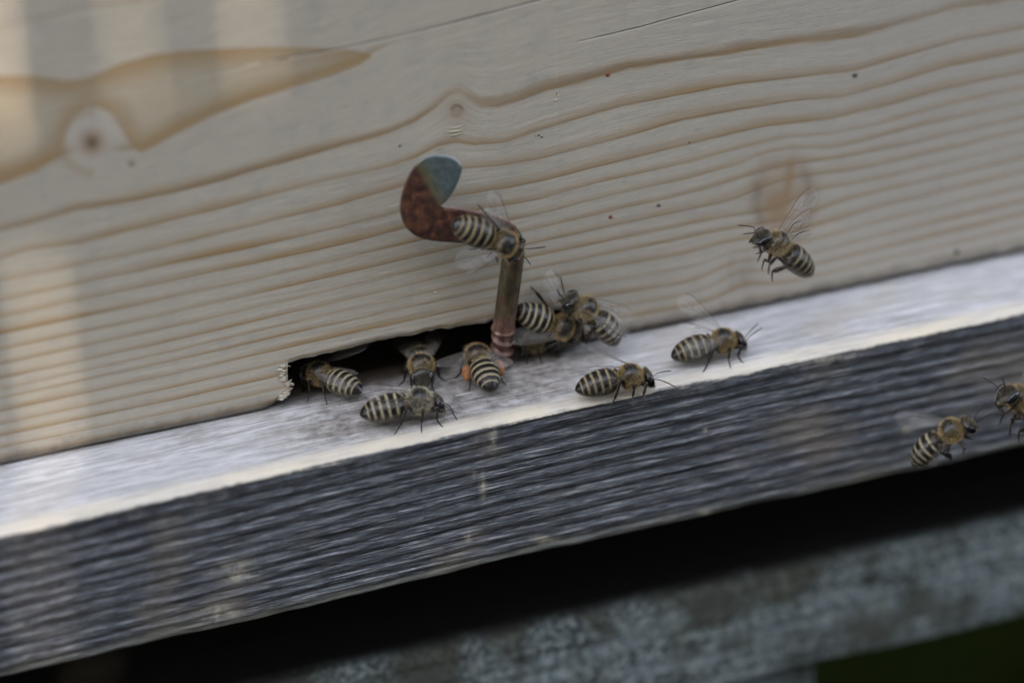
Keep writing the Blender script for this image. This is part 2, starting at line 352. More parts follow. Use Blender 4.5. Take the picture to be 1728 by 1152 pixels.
# ------------------------------------------------------------------ front board with traced rings
XR = [0, 130, 266, 430, 576, 730, 883, 1000, 1152, 1340, 1500, 1620, 1728]
def PL(*p): p = np.array(p, float); return p
L = [
 PL((-300, 100), (0, 47), (133, 19), (260, 0), (600, -70), (1728, -300)),
 PL((-300, 400), (0, 313), (60, 291), (110, 268), (170, 262), (240, 256), (300, 226), (360, 196), (430, 169), (520, 141), (600, 113), (660, 80), (720, 60), (860, 12), (1000, -22), (1728, -200)),
 PL((-300, 470), (0, 392), (60, 378), (130, 356), (230, 342), (300, 328), (400, 301), (500, 271), (576, 251), (660, 228), (700, 211), (735, 186), (757, 166), (775, 160), (792, 172), (812, 183), (840, 184), (870, 176), (920, 156), (1000, 137), (1060, 121), (1152, 108), (1250, 91), (1350, 79), (1450, 64), (1560, 36), (1620, 19), (1728, 5), (2000, -50)),
 PL((-300, 500), (0, 438), (50, 423), (133, 412), (266, 380), (300, 371), (400, 346), (500, 319), (576, 302), (650, 285), (700, 269), (740, 249), (770, 243), (800, 247), (850, 243), (900, 226), (960, 207), (1050, 181), (1152, 161), (1250, 144), (1350, 133), (1440, 122), (1550, 90), (1620, 71), (1728, 50), (2000, -5)),
 PL((-300, 540), (0, 476), (100, 456), (200, 436), (333, 405), (420, 384), (500, 365), (576, 347), (670, 318), (730, 296), (780, 287), (850, 281), (920, 268), (1000, 247), (1060, 231), (1152, 204), (1250, 186), (1350, 172), (1420, 165), (1500, 144), (1600, 114), (1728, 88), (2000, 30)),
 PL((-300, 570), (0, 509), (266, 451), (430, 418), (576, 384), (670, 360), (760, 334), (800, 328), (860, 318), (930, 303), (1000, 285), (1060, 271), (1152, 248), (1290, 216), (1400, 203), (1500, 178), (1600, 150), (1728, 124), (2000, 65)),
 PL((-300, 600), (0, 537), (266, 480), (430, 446), (576, 414), (700, 382), (820, 353), (900, 340), (1000, 312), (1090, 292), (1152, 278), (1250, 254), (1330, 235), (1400, 229), (1480, 212), (1600, 178), (1728, 150), (2000, 90)),
 PL((-300, 630), (0, 565), (266, 508), (430, 473), (576, 439), (720, 404), (860, 373), (950, 352), (1030, 330), (1152, 305), (1240, 284), (1300, 262), (1340, 255), (1400, 254), (1450, 241), (1550, 214), (1728, 175), (2000, 115)),
]
rest = [(592, 464, 392, 330, 200), (616, 487, 415, 357, 222), (640, 509, 437, 382, 245), (658, 527, 458, 404, 268), (673, 544, 477, 430, 292),
        (695, 567, 499, 455, 318), (717, 590, 523, 479, 342), (736, 612, 546, 500, 364), (756, 634, 566, 520, 385), (776, 655, 586, 541, 405), (797, 675, 607, 561, 425),
        (820, 698, 630, 584, 448), (846, 724, 655, 610, 473)]
for a, b, c_, d, e in rest:
    L.append(PL((-300, a + 63), (0, a), (288, a + (b - a) * .5 + 2), (576, b), (883, c_), (1152, d), (1728, e), (2000, e - 60)))
def tracedata(V):
    px, py = proj(V); px = np.clip(px, -290, 1990)
    # rings flow round the big knot
    dx, dy = px - 1325, py - 335; r2 = (dx / 95) ** 2 + (dy / 80) ** 2
    pyk = py - np.tanh(dy / 22) * np.exp(-r2) * np.where(dy < 0, 15, 12)
    dx2, dy2 = px - 1252, py - 462; pyk = pyk + 16 * np.exp(-((dx2 / 50) ** 2 + (dy2 / 45) ** 2))
    Y = np.array([np.interp(px, l[:, 0], l[:, 1]) for l in L])
    Y = np.maximum.accumulate(Y + np.arange(len(Y))[:, None] * .01, axis=0)
    n = len(Y); ph = np.zeros(len(px)); sp = np.full(len(px), 20.0)
    for k in range(n - 1):
        m = (pyk >= Y[k]) & (pyk < Y[k + 1]); ph[m] = k + 1 + (pyk[m] - Y[k][m]) / (Y[k + 1][m] - Y[k][m] + 1e-6)
    sps = np.diff(Y, axis=0); sps = np.vstack([np.full(len(px), 60.), sps, np.full(len(px), 24.)])
    m = pyk < Y[0]; ph[m] = 1 + (pyk[m] - Y[0][m]) / 60
    m = pyk >= Y[-1]; ph[m] = n + (pyk[m] - Y[-1][m]) / 24
    spn = np.array([sps[min(max(int(q), 0), n)][i] for i, q in enumerate(ph)])
    ref = np.array([np.interp(864, l[:, 0], l[:, 1]) for l in L]); kk = np.arange(1, n + 1)
    gz = np.interp(ph, kk, ref); gz = np.where(ph < 1, ref[0] + (ph - 1) * 60, np.where(ph > n, ref[-1] + (ph - n) * 24, gz))
    k = np.floor(ph)
    lw = np.clip(np.clip(spn * .68, 9, 24) / spn, .05, .62)
    lw = np.where(k == 0, .18, lw)
    amp = np.ones(len(px)); amp = np.where(k == 1, 1 - .85 * sstep(600, 680, px), amp); amp = np.where(k == 0, .45 - .4 * sstep(200, 300, px), amp)
    amp = np.where(k == 2, amp * (1 - .5 * np.exp(-((px - 775) / 35) ** 2)), amp)
    amp = np.where(k < 0, .2, amp)
    return px, py, ph, gz * -W_FIELD / 1728, lw, amp
FLAME = [(-300, 175), (-100, 135), (0, 127), (60, 128), (110, 137), (150, 131), (200, 109), (260, 92), (330, 85), (430, 80), (520, 80), (585, 83), (612, 88), (628, 95), (608, 108), (560, 128),
         (520, 140), (430, 168), (360, 195), (300, 225), (262, 247), (238, 258), (222, 247), (205, 220), (190, 195), (170, 183), (148, 180), (125, 198), (112, 225), (106, 250), (95, 266), (60, 290), (0, 312), (-300, 400)]
def poly_sd(px, py, P):
    P = np.array(P, float); n = len(P); d = np.full(len(px), 1e9); ins = np.zeros(len(px), bool)
    for i in range(n):
        a, b = P[i], P[(i + 1) % n]; e = b - a; w0, w1 = px - a[0], py - a[1]
        t = np.clip((w0 * e[0] + w1 * e[1]) / (e @ e), 0, 1); d = np.minimum(d, np.hypot(w0 - t * e[0], w1 - t * e[1]))
        c = (a[1] > py) != (b[1] > py); xx = a[0] + (py - a[1]) / (b[1] - a[1] + 1e-9) * (b[0] - a[0]); ins ^= c & (px < xx)
    return np.where(ins, d, -d)

hive = empty('beehive', (0, .24, 0))
tag(hive, 'pale pine beehive box with a long dark entrance slot along the foot of its front', 'beehive')
def hobj(name, me): o = obj(name, me, hive); o.location = (0, -.24, 0); return o
SX0, SX1 = on(487, 650, 1, 0)[0], on(985, 570, 1, 0)[0]
xs = np.unique(np.concatenate([np.linspace(-.25, -.1, 60), np.arange(-.1, .105, .00034), np.linspace(.105, .25, 50), SX0 + np.linspace(-.003, .003, 31)]))
tz = np.concatenate([np.linspace(0, .12, 30)[:-1], np.linspace(.12, 1, 235)])
ZT = .092
# slot outline
stop = [on(x, y, 1, 0) for x, y in ((487, 613), (560, 597), (620, 582), (700, 566), (760, 556), (825, 546), (900, 532), (985, 514))]
zt = np.interp(xs, [p[0] for p in stop], [p[2] for p in stop]) + .00022 * fbm(xs * 900, xs * 0 + 3, 3) + .0003 * np.abs(vn(xs * 420, xs * 0 + 9))
foot = .00035 + .0002 * fbm(xs * 120, xs * 0 + 1, 3)
xc0 = on(437, 697, 1, 0)[0]
foot = foot + .0015 * sstep(xc0, SX0, xs) ** 1.5 * (xs < (SX0 + SX1) / 2) + .0004 * sstep(xc0, SX0, xs) * np.abs(vn(xs * 1500, xs * 0))
ins = sstep(SX0 - .00025, SX0 + .0003, xs) * (1 - sstep(SX1 - .0003, SX1 + .0003, xs))
bz = foot + (zt - foot) * ins
tz = np.concatenate([np.linspace(0, 1, 46)[:-1], np.linspace(1, 2, 240)])
Zg = np.where(tz[None, :] < 1, bz[:, None] + (.0135 - bz[:, None]) * tz[None, :], .0135 + (ZT - .0135) * (tz[None, :] - 1))
Xg = np.repeat(xs[:, None], len(tz), 1).copy()
# ragged end of the slot: nibbled edge
near = np.exp(-((Xg - SX0) / .0006) ** 2) * (Zg < stop[0][2] * .93)
Xg += near * (.00045 * fbm(Zg * 1800, Zg * 0 + 4, 3) - .0003 * np.cos(Zg / .0075 * 6.28))
V = np.stack([Xg, np.zeros_like(Xg), Zg], -1).reshape(-1, 3)
px, py, ph, gz, lw, amp = tracedata(V)
fr = ph - np.floor(ph); ridge = np.clip((fr - (1 - lw)) / lw, 0, 1) * amp
rel = -.00003 * ridge - .00004 * fbm(V[:, 0] * 150, gz * 2500, 3)
relief_edge = np.exp(-((V[:, 2] - np.repeat(bz, len(tz))) / .0005) ** 2) * .0004
rag = .0004 * np.exp(-np.abs(V[:, 0] - SX0) / .0012) * (V[:, 2] < stop[0][2] * .93) * fbm(V[:, 0] * 1500, V[:, 2] * 1500, 3, 5)
V[:, 1] = rel + relief_edge + rag
k1 = np.hypot((px - 155) / 1.0, (py - 240) / 1.0); k2 = np.hypot(px - 771, (py - 187)); k3x, k3y = (px - 1322), (py - 335)
nz3 = fbm(px / 14, py / 30, 3, 8)
k3 = np.hypot(k3x / 52, k3y / 70)
heart3 = .8 * np.exp(-(((px - 1312) / 24) ** 2 + ((py - 350) / 32) ** 2) ** 1.5) + .7 * np.exp(-(((px - 1332 + (py - 300) * .12) / 9) ** 2 + ((py - 300) / 36) ** 2) ** 1.5)
ring3 = np.exp(-((k3 - .88) / .24) ** 2) * (.75 + .6 * nz3) * (.35 + .65 * sstep(18, 40, np.abs(k3x)))
bee_shadow = np.exp(-(((px - 1252) / 30) ** 2 + ((py - 462) / 32) ** 2)) * (.55 + .5 * fbm(px / 8, py / 25, 3, 3))  # soft shadow of the hovering bee, painted into the board colour
kd = np.clip(np.exp(-(k1 / 13) ** 2) * .85 + .8 * np.exp(-((k2 - 9) / 2.6) ** 2) * (.35 + .65 * (py < 186)) + .3 * np.exp(-(k2 / 6) ** 2) + .42 * np.clip(ring3, 0, 1) + .5 * np.clip(bee_shadow, 0, 1)
             + .7 * np.exp(-(np.hypot(px - 222, py - 276) / 5.5) ** 2), 0, 1)
kr = np.clip(.75 * np.exp(-(k1 / 24) ** 2) + .35 * np.exp(-((k1 - 52) / 9) ** 2) * (px < 160) + .4 * np.exp(-(k2 / 26) ** 2) + .75 * heart3 + .25 * np.exp(-(k3 / 1.1) ** 4), 0, 1)
halo = np.clip(.85 * np.exp(-(k1 / 46) ** 4), 0, 1)
def sdline(px, py, P): P = np.array(P, float); return py - np.interp(px, P[:, 0], P[:, 1])
cA = sdline(px, py, [(-300, 230), (0, 196), (150, 165), (300, 137), (433, 106), (576, 81), (700, 54), (800, 28), (910, 0), (1100, -50)])
cB = sdline(px, py, [(800, 105), (950, 76), (1000, 64), (1080, 45), (1152, 25), (1245, 0), (1500, -60)])
wA = .13 * sstep(380, 560, px) * (.7 + .3 * vn(px / 30, px * 0)) + .035 * sstep(-100, 200, px)
wB = .11 * sstep(940, 1030, px)
useB = np.abs(cB) < np.abs(cA)
check = np.where(useB, cB, cA) / 12; cw = np.where(useB, wB, wA)
Fg = gridf(len(xs), len(tz))
At = dict(phase=ph, grain_z=gz, late_width=lw, late_amp=amp, figure=poly_sd(px, py, FLAME) / 50, knot_and_shadow=kd, knot_red=kr, halo=halo, check=check, check_w=cw)
# add foot returning backwards into the box (board 20 mm thick)
nb = 6; ys = np.array([.0008, .003, .008, .014, .02]); base_idx = np.arange(len(xs)) * len(tz)
VB = []; 
prev = base_idx; Fs = [Fg[:, ::-1]]; cnt = len(V); Vall = [V]
for y in ys:
    v = V[base_idx].copy(); v[:, 1] = y + .0002 * vn(xs * 500, xs * 0 + y * 900); v[:, 2] += .0001 * fbm(xs * 300, xs * 0 + y * 3000, 2)
    idx = cnt + np.arange(len(xs)); Vall.append(v); cnt += len(xs)
    Fs.append(np.stack([prev[:-1], idx[:-1], idx[1:], prev[1:]], -1)[:, ::-1]); prev = idx
top_idx = base_idx + len(tz) - 1
v = V[top_idx].copy(); v[:, 1] = .02; idx = cnt + np.arange(len(xs)); Vall.append(v); cnt += len(xs)
Fs.append(np.stack([top_idx[:-1], top_idx[1:], idx[1:], idx[:-1]], -1)[:, ::-1])
Fs.append(np.stack([prev[:-1], idx[:-1], idx[1:], prev[1:]], -1)[:, ::-1])
Vb = np.concatenate(Vall)
for k in list(At):
    A = At[k]; ext = [A] + [A[base_idx]] * len(ys) + [A[top_idx]]; At[k] = np.concatenate(ext)
front = hobj('front_board', mesh_np('front_board', Vb, np.concatenate(Fs), At, M['pine']))
# rest of the box: upper front boards, sides, back, lid
def hb(name, sx, sy, sz, c, m, bev=.001): V_, F_ = box(sx, sy, sz, c, bev); return hobj(name, mesh_np(name, V_, F_, None, M[m], False))
up = hb('upper_board', .5, .02, .13, (0, .01, ZT + .0665), 'hivewood')
for s in (-1, 1): hb('side_board', .02, .44, .222, (s * .24, .242, .1115), 'hivewood')
hb('back_board', .5, .02, .222, (0, .473, .1115), 'hivewood')
hb('lid', .54, .52, .02, (0, .235, .2345), 'hivewood')

def plane_pt(x, y, off=0): p = on(x, y, 1, 0); p[1] -= off; return p
def blob(c, r, m, name, par, squash=(1, .5, 1), seed=0):
    import bmesh
    bm = bmesh.new(); bmesh.ops.create_icosphere(bm, subdivisions=2, radius=1); rr = random.Random(seed)
    Vx = np.array([v.co for v in bm.verts]); Fx = [tuple(v.index for v in f.verts) for f in bm.faces]; bm.free()
    Vx *= (1 + .25 * fbm(Vx[:, 0] * 1.6 + seed, Vx[:, 1] * 1.6 + Vx[:, 2], 2, seed))[:, None]
    Vx = Vx * np.array(squash) * r + c
    o = obj(name, mesh_np(name, Vx, Fx, None, M[m]), par)
    if par is hive: o.location = (0, -.24, 0)
    return o
for i, (x, y, r, m) in enumerate([(1025, 126, 4.0, 'red'), (1030, 366, 3.4, 'red'), (1111, 346, 3.2, 'grey'), (1442, 127, 4.2, 'grey'), (675, 246, 2.2, 'grey'), (1163, 240, 1.6, 'grey'),
                                  (734, 493, 2.4, 'cut'), (941, 160, 2.2, 'cut'), (937, 169, 2.6, 'cut'), (940, 158, 1.6, 'grey'), (909, 228, 2, 'grey'), (914, 231, 1.8, 'grey'), (904, 229, 1.2, 'grey'),
                                  (1608, 497, 3.5, 'grey'), (1614, 425, 5, 'grey')]):
    blob(plane_pt(x, y, .0001), r * 1e-4, m, 'speck', hive, (1, .35, .9), i)
# pale slivers by the little knot and torn wood round the slot's left end
def sliver(P, w, name='splinter'):
    P = [np.array(p) for p in P]; path = smooth_path(P, 7); r = w * np.array([.15, .6, 1, 1, .9, .5, .1])
    V_, F_ = tube(path, r, 6); o = hobj(name, mesh_np(name, V_, F_, None, M['cut'])); return o
sliver([plane_pt(752, 216, .0001), plane_pt(768, 214.5, .0002), plane_pt(784, 209, .0001)], .00006)
sliver([plane_pt(750, 222, .0001), plane_pt(766, 221, .0002), plane_pt(783, 217, .0001)], .00010)
sliver([plane_pt(753, 228, .0001), plane_pt(767, 227, .0002), plane_pt(781, 223, .0001)], .00007)
rs = random.Random(4)
for i in range(46):
    t = rs.random() ** 1.3; y0 = 614 + 62 * t; x0 = 481 + rs.uniform(-4, 5) - 7 * math.sin(t * 8)
    L_ = rs.uniform(7, 17); dy = rs.uniform(-5, 3)
    sliver([plane_pt(x0 - L_ * .6, y0 + 2, .00002), plane_pt(x0, y0 + dy * .4, rs.uniform(.0001, .0005)), plane_pt(x0 + L_ * .4, y0 + dy, rs.uniform(-.0004, .0005))], rs.uniform(.00005, .00014))

# ------------------------------------------------------------------ landing board
e0, e1, e2 = on(0, 903, 2, 0), on(864, 709, 2, 0), on(1728, 527, 2, 0)
def edge_y(x): return np.interp(x, [-.25, e0[0], e1[0], e2[0], .25], [e0[1] - .001, e0[1], e1[1], e2[1], e2[1]])
H = -on(864, 945, 1, float(e1[1]))[2]
lx = np.unique(np.concatenate([np.linspace(-.27, -.1, 60), np.arange(-.1, .105, .0005), np.linspace(.105, .27, 60)]))
R_ = .0007
# profile from inside the hive, over the arris, down the front, back under; q = distance past the arris
q = np.concatenate([np.linspace(-.45, -.05, 20)[:-1], np.linspace(-.05, -.0015, 120)[:-1], np.linspace(-.0015, .0015, 14)[:-1], np.linspace(.0015, H - .001, 170)[:-1], np.linspace(H - .001, H + .001, 8)[:-1], np.linspace(H + .001, H + .30, 24)])
Xl, Q = np.meshgrid(lx, q, indexing='ij')
ey = edge_y(Xl)
Yl = np.where(Q < 0, ey - Q - 0 * Q, ey); Yl = np.where(Q > H, ey + (Q - H), Yl)
Zl = np.where(Q < 0, 0, -np.minimum(Q, H))
def arris(u, r): return r * np.exp(-np.abs(u) / r) * .55
wear = R_ * (1 + .6 * fbm(Xl * 90, Xl * 0, 3))
Yl += arris(Q, wear); Zl -= arris(Q, wear)
Yl += arris(Q - H, wear * .9); Zl += arris(Q - H, wear * .9)
# furrowed rings on the front
slope = .012 * Xl + .0012 * np.sin(Xl * 22 + 1)
phf = (Q + slope) / .00225 + .30 * fbm(Xl * 9, Q * 200, 3, 2) + .12 * fbm(Xl * 40, Q * 1200, 2, 9)
saw = phf - np.floor(phf); furrow = np.clip(1 - np.abs(saw - .45) / .55, 0, 1) ** .7
fib = fbm(Xl * 110, Q * 3600, 4, 3)
onf = sstep(.0002, .0012, Q) * (1 - sstep(H - .0006, H + .0002, Q))
reliefn = np.clip(furrow * .75 + fib * .35 + .1, 0, 1.2)
Yl += onf * (.00034 * (1 - furrow) - .00018 * fib - .00010 * fbm(Xl * 420, Q * 2200, 3, 12))
ont = sstep(-.0002, -.001, Q)
Zl += ont * (.00010 * fbm(Xl * 90, Q * 1500, 4, 6) + .00006 * fbm(Xl * 500, Q * 900, 2, 4)) * (Q > -.06)
Zl += np.exp(-np.abs(Q - H) / .0012) * .00016 * fbm(Xl * 260, Xl * 0 + 3, 4, 1)
V = np.stack([Xl, Yl, Zl], -1).reshape(-1, 3)
pxl, pyl = proj(V)
tro = 1.7 * np.exp(-np.abs((pxl - 745) / 240) ** 3) * (V[:, 2] > -.002) * np.clip(.25 + sstep(-.02, -.004, V[:, 1]) , 0, 1) + .35 * np.exp(-(((pxl - 330) / 60) ** 2 + ((pyl - 735) / 20) ** 2)) + .3 * np.exp(-(((pxl - 1365) / 50) ** 2 + ((pyl - 568) / 12) ** 2))
drop = np.zeros(len(V))
for x, y, rx, ry in ((832, 740, 5, 20), (800, 800, 4, 6), (790, 905, 5, 8), (1188, 725, 4, 10), (1190, 865, 10, 6), (920, 910, 18, 6), (400, 965, 30, 18), (370, 1035, 26, 16), (815, 820, 4, 22), (1490, 545, 12, 12), (1360, 600, 60, 12), (1530, 725, 8, 5)):
    drop += np.exp(-(((pxl - x) / rx) ** 2 + ((pyl - y) / ry) ** 2))
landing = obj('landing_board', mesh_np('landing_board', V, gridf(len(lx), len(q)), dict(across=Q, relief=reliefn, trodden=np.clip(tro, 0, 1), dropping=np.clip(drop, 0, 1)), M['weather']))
tag(landing, 'weathered grey landing plank with a pale worn edge and dark furrowed front, under the beehive', 'landing board')

# ------------------------------------------------------------------ stand below
yb = float(e1[1]) + .012
zt_b = on(1300, 968, 1, yb)[2]; zb_b = on(1500, 1098, 1, yb)[2]
bx = np.unique(np.concatenate([np.linspace(-.3, -.1, 40), np.linspace(-.1, .11, 300), np.linspace(.11, .3, 40)]))
hh = zt_b - zb_b
qb = np.concatenate([np.linspace(-.09, -.002, 50)[:-1], np.linspace(-.002, .002, 12)[:-1], np.linspace(.002, hh - .001, 70)[:-1], np.linspace(hh - .001, hh + .001, 8)[:-1], np.linspace(hh + .001, hh + .09, 12)])
Xb, Qb = np.meshgrid(bx, qb, indexing='ij')
Yb = yb + np.where(Qb < 0, -Qb, np.where(Qb > hh, Qb - hh, 0)); Zb = zt_b - np.clip(Qb, 0, hh)
wr = .0012 * (1 + .5 * fbm(Xb * 60, Xb * 0, 3)); Yb += arris(Qb, wr) + arris(Qb - hh, wr); Zb += -arris(Qb, wr) + arris(Qb - hh, wr)
Yb += (.00035 * fbm(Xb * 40, Qb * 700, 4, 3)) * sstep(0, .001, Qb) * (Qb < hh); Zb += .0005 * fbm(Xb * 50, Qb * 200, 4, 5) * (Qb < 0)
beam = obj('stand_rail', mesh_np('stand_rail', np.stack([Xb, Yb, Zb], -1).reshape(-1, 3), gridf(len(bx), len(qb)), dict(top_shade=1 - sstep(-.004, .0015, Qb)), M['beam']))
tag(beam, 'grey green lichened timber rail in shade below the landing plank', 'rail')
gx = on(1388, 1135, 1, yb + .003)[0]
V_, F_ = box(.14, .08, .34, (0, 0, 0), .002); V_ = np.array(V_)
blk = obj('timber_block', mesh_np('timber_block', V_, F_, None, M['beam'], False)); blk.location = (gx - .07, yb + .045, zb_b - .1705)
tag(blk, 'weathered timber block under the rail, at the bottom edge of the picture', 'block')
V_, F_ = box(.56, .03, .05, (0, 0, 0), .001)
rear = obj('gap_shade_bar', mesh_np('gap_shade_bar', V_, F_, None, M['dark'], False)); rear.location = (0, yb + .040, zt_b + .0255)  # added near-black bar, put in so the gap reads as deep shade
tag(rear, 'added near-black bar standing in for the shade between landing plank and rail', 'bar')

# ------------------------------------------------------------------ ground and grass
GZ = zb_b - .341
g = []
n_ = NT('shaded_soil'); cc = n_.co(); gm = n_.set(color=n_.mix(n_.ss(.35, .65, n_.noise(cc, 9, 5)), (.001, .0016, .0004), (.0045, .006, .0013)), rough=1, spec=0.0)
gx_ = np.linspace(-12, 12, 121); GX, GY = np.meshgrid(gx_, gx_, indexing='ij')
ground = obj('ground', mesh_np('ground', np.stack([GX, GY, GZ + .02 * fbm(GX * .8, GY * .8, 3)-.012], -1).reshape(-1, 3), gridf(121, 121), None, gm)); tag(ground, kind='structure')
n_ = NT('grass_blades'); grm = n_.set(color=n_.mix(n_.attr('rnd'), (.0022, .0045, .0008), (.0075, .0115, .0020)), rough=.9, spec=.02)
NB = 9000; bx_ = rng.uniform(-.5, 1.6, NB); by_ = rng.uniform(-.2, 2.4, NB); hgt = rng.uniform(.03, .1, NB); an = rng.uniform(0, 6.28, NB); wd = rng.uniform(.0015, .003, NB)
lean = rng.uniform(.2, .7, NB) * hgt; bz_ = np.full(NB, GZ - .02)
ca, sa = np.cos(an), np.sin(an)
P0 = np.stack([bx_ - sa * wd, by_ + ca * wd, bz_], -1); P1 = np.stack([bx_ + sa * wd, by_ - ca * wd, bz_], -1)
P2 = np.stack([bx_ + ca * lean * .4 + sa * wd * .7, by_ + sa * lean * .4 - ca * wd * .7, bz_ + hgt * .65], -1); P3 = np.stack([bx_ + ca * lean * .4 - sa * wd * .7, by_ + sa * lean * .4 + ca * wd * .7, bz_ + hgt * .65], -1)
P4 = np.stack([bx_ + ca * lean, by_ + sa * lean, bz_ + hgt], -1)
Vg = np.stack([P0, P1, P2, P3, P4], 1).reshape(-1, 3); b5 = np.arange(NB) * 5
Fgr = np.concatenate([np.stack([b5, b5 + 1, b5 + 2, b5 + 3], -1)]); Ft = [tuple(f) for f in Fgr] + [(int(i) + 3, int(i) + 2, int(i) + 4) for i in b5]
grass = obj('grass', mesh_np('grass', Vg, Ft, dict(rnd=np.repeat(rng.random(NB), 5)), grm, False)); tag(grass, 'dark green grass growing in shade behind and below the stand', 'grass', kind='stuff')

# ------------------------------------------------------------------ added unseen slat screen: blocks sun and low sky, its gaps shape thin sun bars
fd = 1.25
fdir = np.array([SUN_V[0], SUN_V[1], 0]) / math.hypot(SUN_V[0], SUN_V[1])
fy0 = fdir[1] * fd
def on_sun_screen(x, z):                              # a board point carried along the sun to the screen's plane y = fy0
    t = fy0 / SUN_V[1]; return x + SUN_V[0] * t, z + SUN_V[2] * t
sun_screen = empty('added_sun_screen', (on_sun_screen(0, 0)[0], fy0, GZ))
tag(sun_screen, 'unseen slatted screen added before the hive to shade it and shape thin bars of sun', 'sun_screen')
def gaps(pxs, yref): return sorted((on_sun_screen(on(a, yref, 1, 0)[0], 0)[0], on_sun_screen(on(b, yref, 1, 0)[0], 0)[0]) for a, b in pxs)
def screen_slats(gp, zlo, zhi, dy):
    x = sun_screen.location.x - 1.9; end = sun_screen.location.x + 1.9
    for a, b in gp + [(end, end)]:
        wtot = a - x; k = max(1, round(wtot / .09))
        for i in range(k):
            V_, F_ = box(wtot / k + (.002 if i < k - 1 else 0), .016, zhi - zlo, (0, 0, 0), .001)
            o = obj('screen_slat', mesh_np('screen_slat', V_, F_, None, M['sun_screen'], False), sun_screen)
            o.location = (x + wtot / k * (i + .5) - sun_screen.location.x, dy + .002 * (i % 2), (zlo + zhi) / 2 - GZ)
        x = b
zc = on_sun_screen(0, on(100, 395, 1, 0)[2])[1]; zd = on_sun_screen(0, on(250, 215, 1, 0)[2])[1]; zm = (zc + zd) / 2; rdy = .0155; rsh = rdy * SUN_V[2] / SUN_V[1]
screen_slats(gaps([(46, 112), (205, 231)], 580), GZ - .01, zm, 0)
screen_slats(gaps([(-54, 22), (185, 256), (390, 472)], 60), zm, zc + .75, 0)
V_, F_ = box(3.8, .010, zd - zc, (0, rdy, zm + rsh - GZ), .001); obj('rail', mesh_np('rail', V_, F_, None, M['sun_screen'], False), sun_screen)

# ------------------------------------------------------------------ hook
hook = empty('bent_hook', tuple(on(846, 617, 2, 0))); HB = np.array(hook.location)
tag(hook, 'rusty bent screw hook with a flattened blade, screwed into the landing plank', 'hook')
YP = -.0062                                       # plane of the blade
def hp(x, y, Y): p = on(x, y, 1, Y); return p - HB
top = hp(868, 400, YP + .0022); 
def P3(x, y, Y): return hp(x, y, Y)
path = [np.array([0, 0, -.004]), np.array([0, 0, 0]), None, None, None]
ctrl = [np.array([-.0001, .0006, -.004]), np.array([0, 0, 0.0]), P3(850, 553, -.0030), P3(857, 500, -.0042), P3(865, 440, YP + .0013), P3(867, 408, YP + .0022), P3(856, 389, YP + .0024), P3(835, 384, YP + .0024)]
path = smooth_path(ctrl, 640)
seg = 36; cum = np.concatenate([[0], np.cumsum(np.linalg.norm(np.diff(path, axis=0), axis=1))]); cum -= cum[np.argmin(np.abs(path[:, 2]))]
Vh = []; T = np.gradient(path, axis=0); T /= np.linalg.norm(T, axis=1)[:, None]; upv = np.array([0, -1.0, 0])
for k in range(len(path)):
    a = np.cross(T[k], upv); a /= np.linalg.norm(a); b = np.cross(a, T[k]); upv = b
    phi = np.linspace(0, 2 * np.pi, seg, endpoint=False); z = cum[k]
    if z < .0076:
        f = (z / .0021 - phi / (2 * np.pi)) % 1; r = .00130 + .00066 * np.clip(1 - np.abs(f - .5) / .17, 0, 1) ** .8 * (1 - sstep(.0070, .0076, z))
        if z > .0066: r = np.maximum(r, .0017 * sstep(.0066, .0076, z))
    else: r = np.full(seg, .00178)
    r = r + .00028 * np.exp(-((z - .0080) / .00022) ** 2) + .00002 * fbm(phi * 2, np.full(seg, z * 2000), 2)
    if z > .0215: r = r * (1 - .2 * sstep(.0215, .026, z))
    Vh.append(path[k] + r[:, None] * (np.outer(np.cos(phi), a) + np.outer(np.sin(phi), b)))
Vh = np.concatenate(Vh)
obj('threaded_shank', mesh_np('threaded_shank', Vh, gridf(len(path), seg, True), None, M['shank']), hook)
blade = [(745, 347), (760, 331), (771, 312), (778, 294), (780, 284), (779, 279), (771, 270), (760, 264), (742, 261), (726, 262), (713, 267), (700, 279), (688, 299), (679, 322), (675, 345), (676, 362), (682, 379), (692, 391), (705, 400), (722, 405), (745, 408), (775, 410), (810, 413), (845, 416), (862, 414), (872, 402), (871, 386), (860, 373), (838, 364), (800, 355), (770, 350)]
bp = smooth_path(np.array(blade + blade[:1], float), 150)[:-1]
cen = bp.mean(0); layers = []; attr_b = []; attr_r = []; VV = []; FF = []
import bmesh
def ringp(inset, Y):
    out = []
    for i in range(len(bp)):
        t = bp[(i + 1) % len(bp)] - bp[i - 1]; nn = np.array([t[1], -t[0]]); nn /= np.linalg.norm(nn)
        out.append(P3(*(bp[i] + nn * inset), Y))
    return np.array(out)
area = .5 * np.sum(bp[:, 0] * np.roll(bp[:, 1], -1) - np.roll(bp[:, 0], -1) * bp[:, 1]); sg = -1 if area > 0 else 1
rings = [ringp(sg * i, YP + y) for i, y in ((3.0, -.0001), (2.2, -.00006), (1.4, .00012), (.3, .0004), (0, .0009), (.6, .0014), (2.5, .0017))]
nr = len(bp); VV = np.concatenate(rings)
FF = [tuple(f) for f in gridf(len(rings), nr, True)]
from mathutils.geometry import delaunay_2d_cdt
def inner_poly(inset):
    out = []
    for i in range(nr):
        t = bp[(i + 1) % nr] - bp[i - 1]; nn = np.array([t[1], -t[0]]); nn /= np.linalg.norm(nn); out.append(bp[i] + nn * inset * sg)
    return np.array(out)
VV = list(VV)
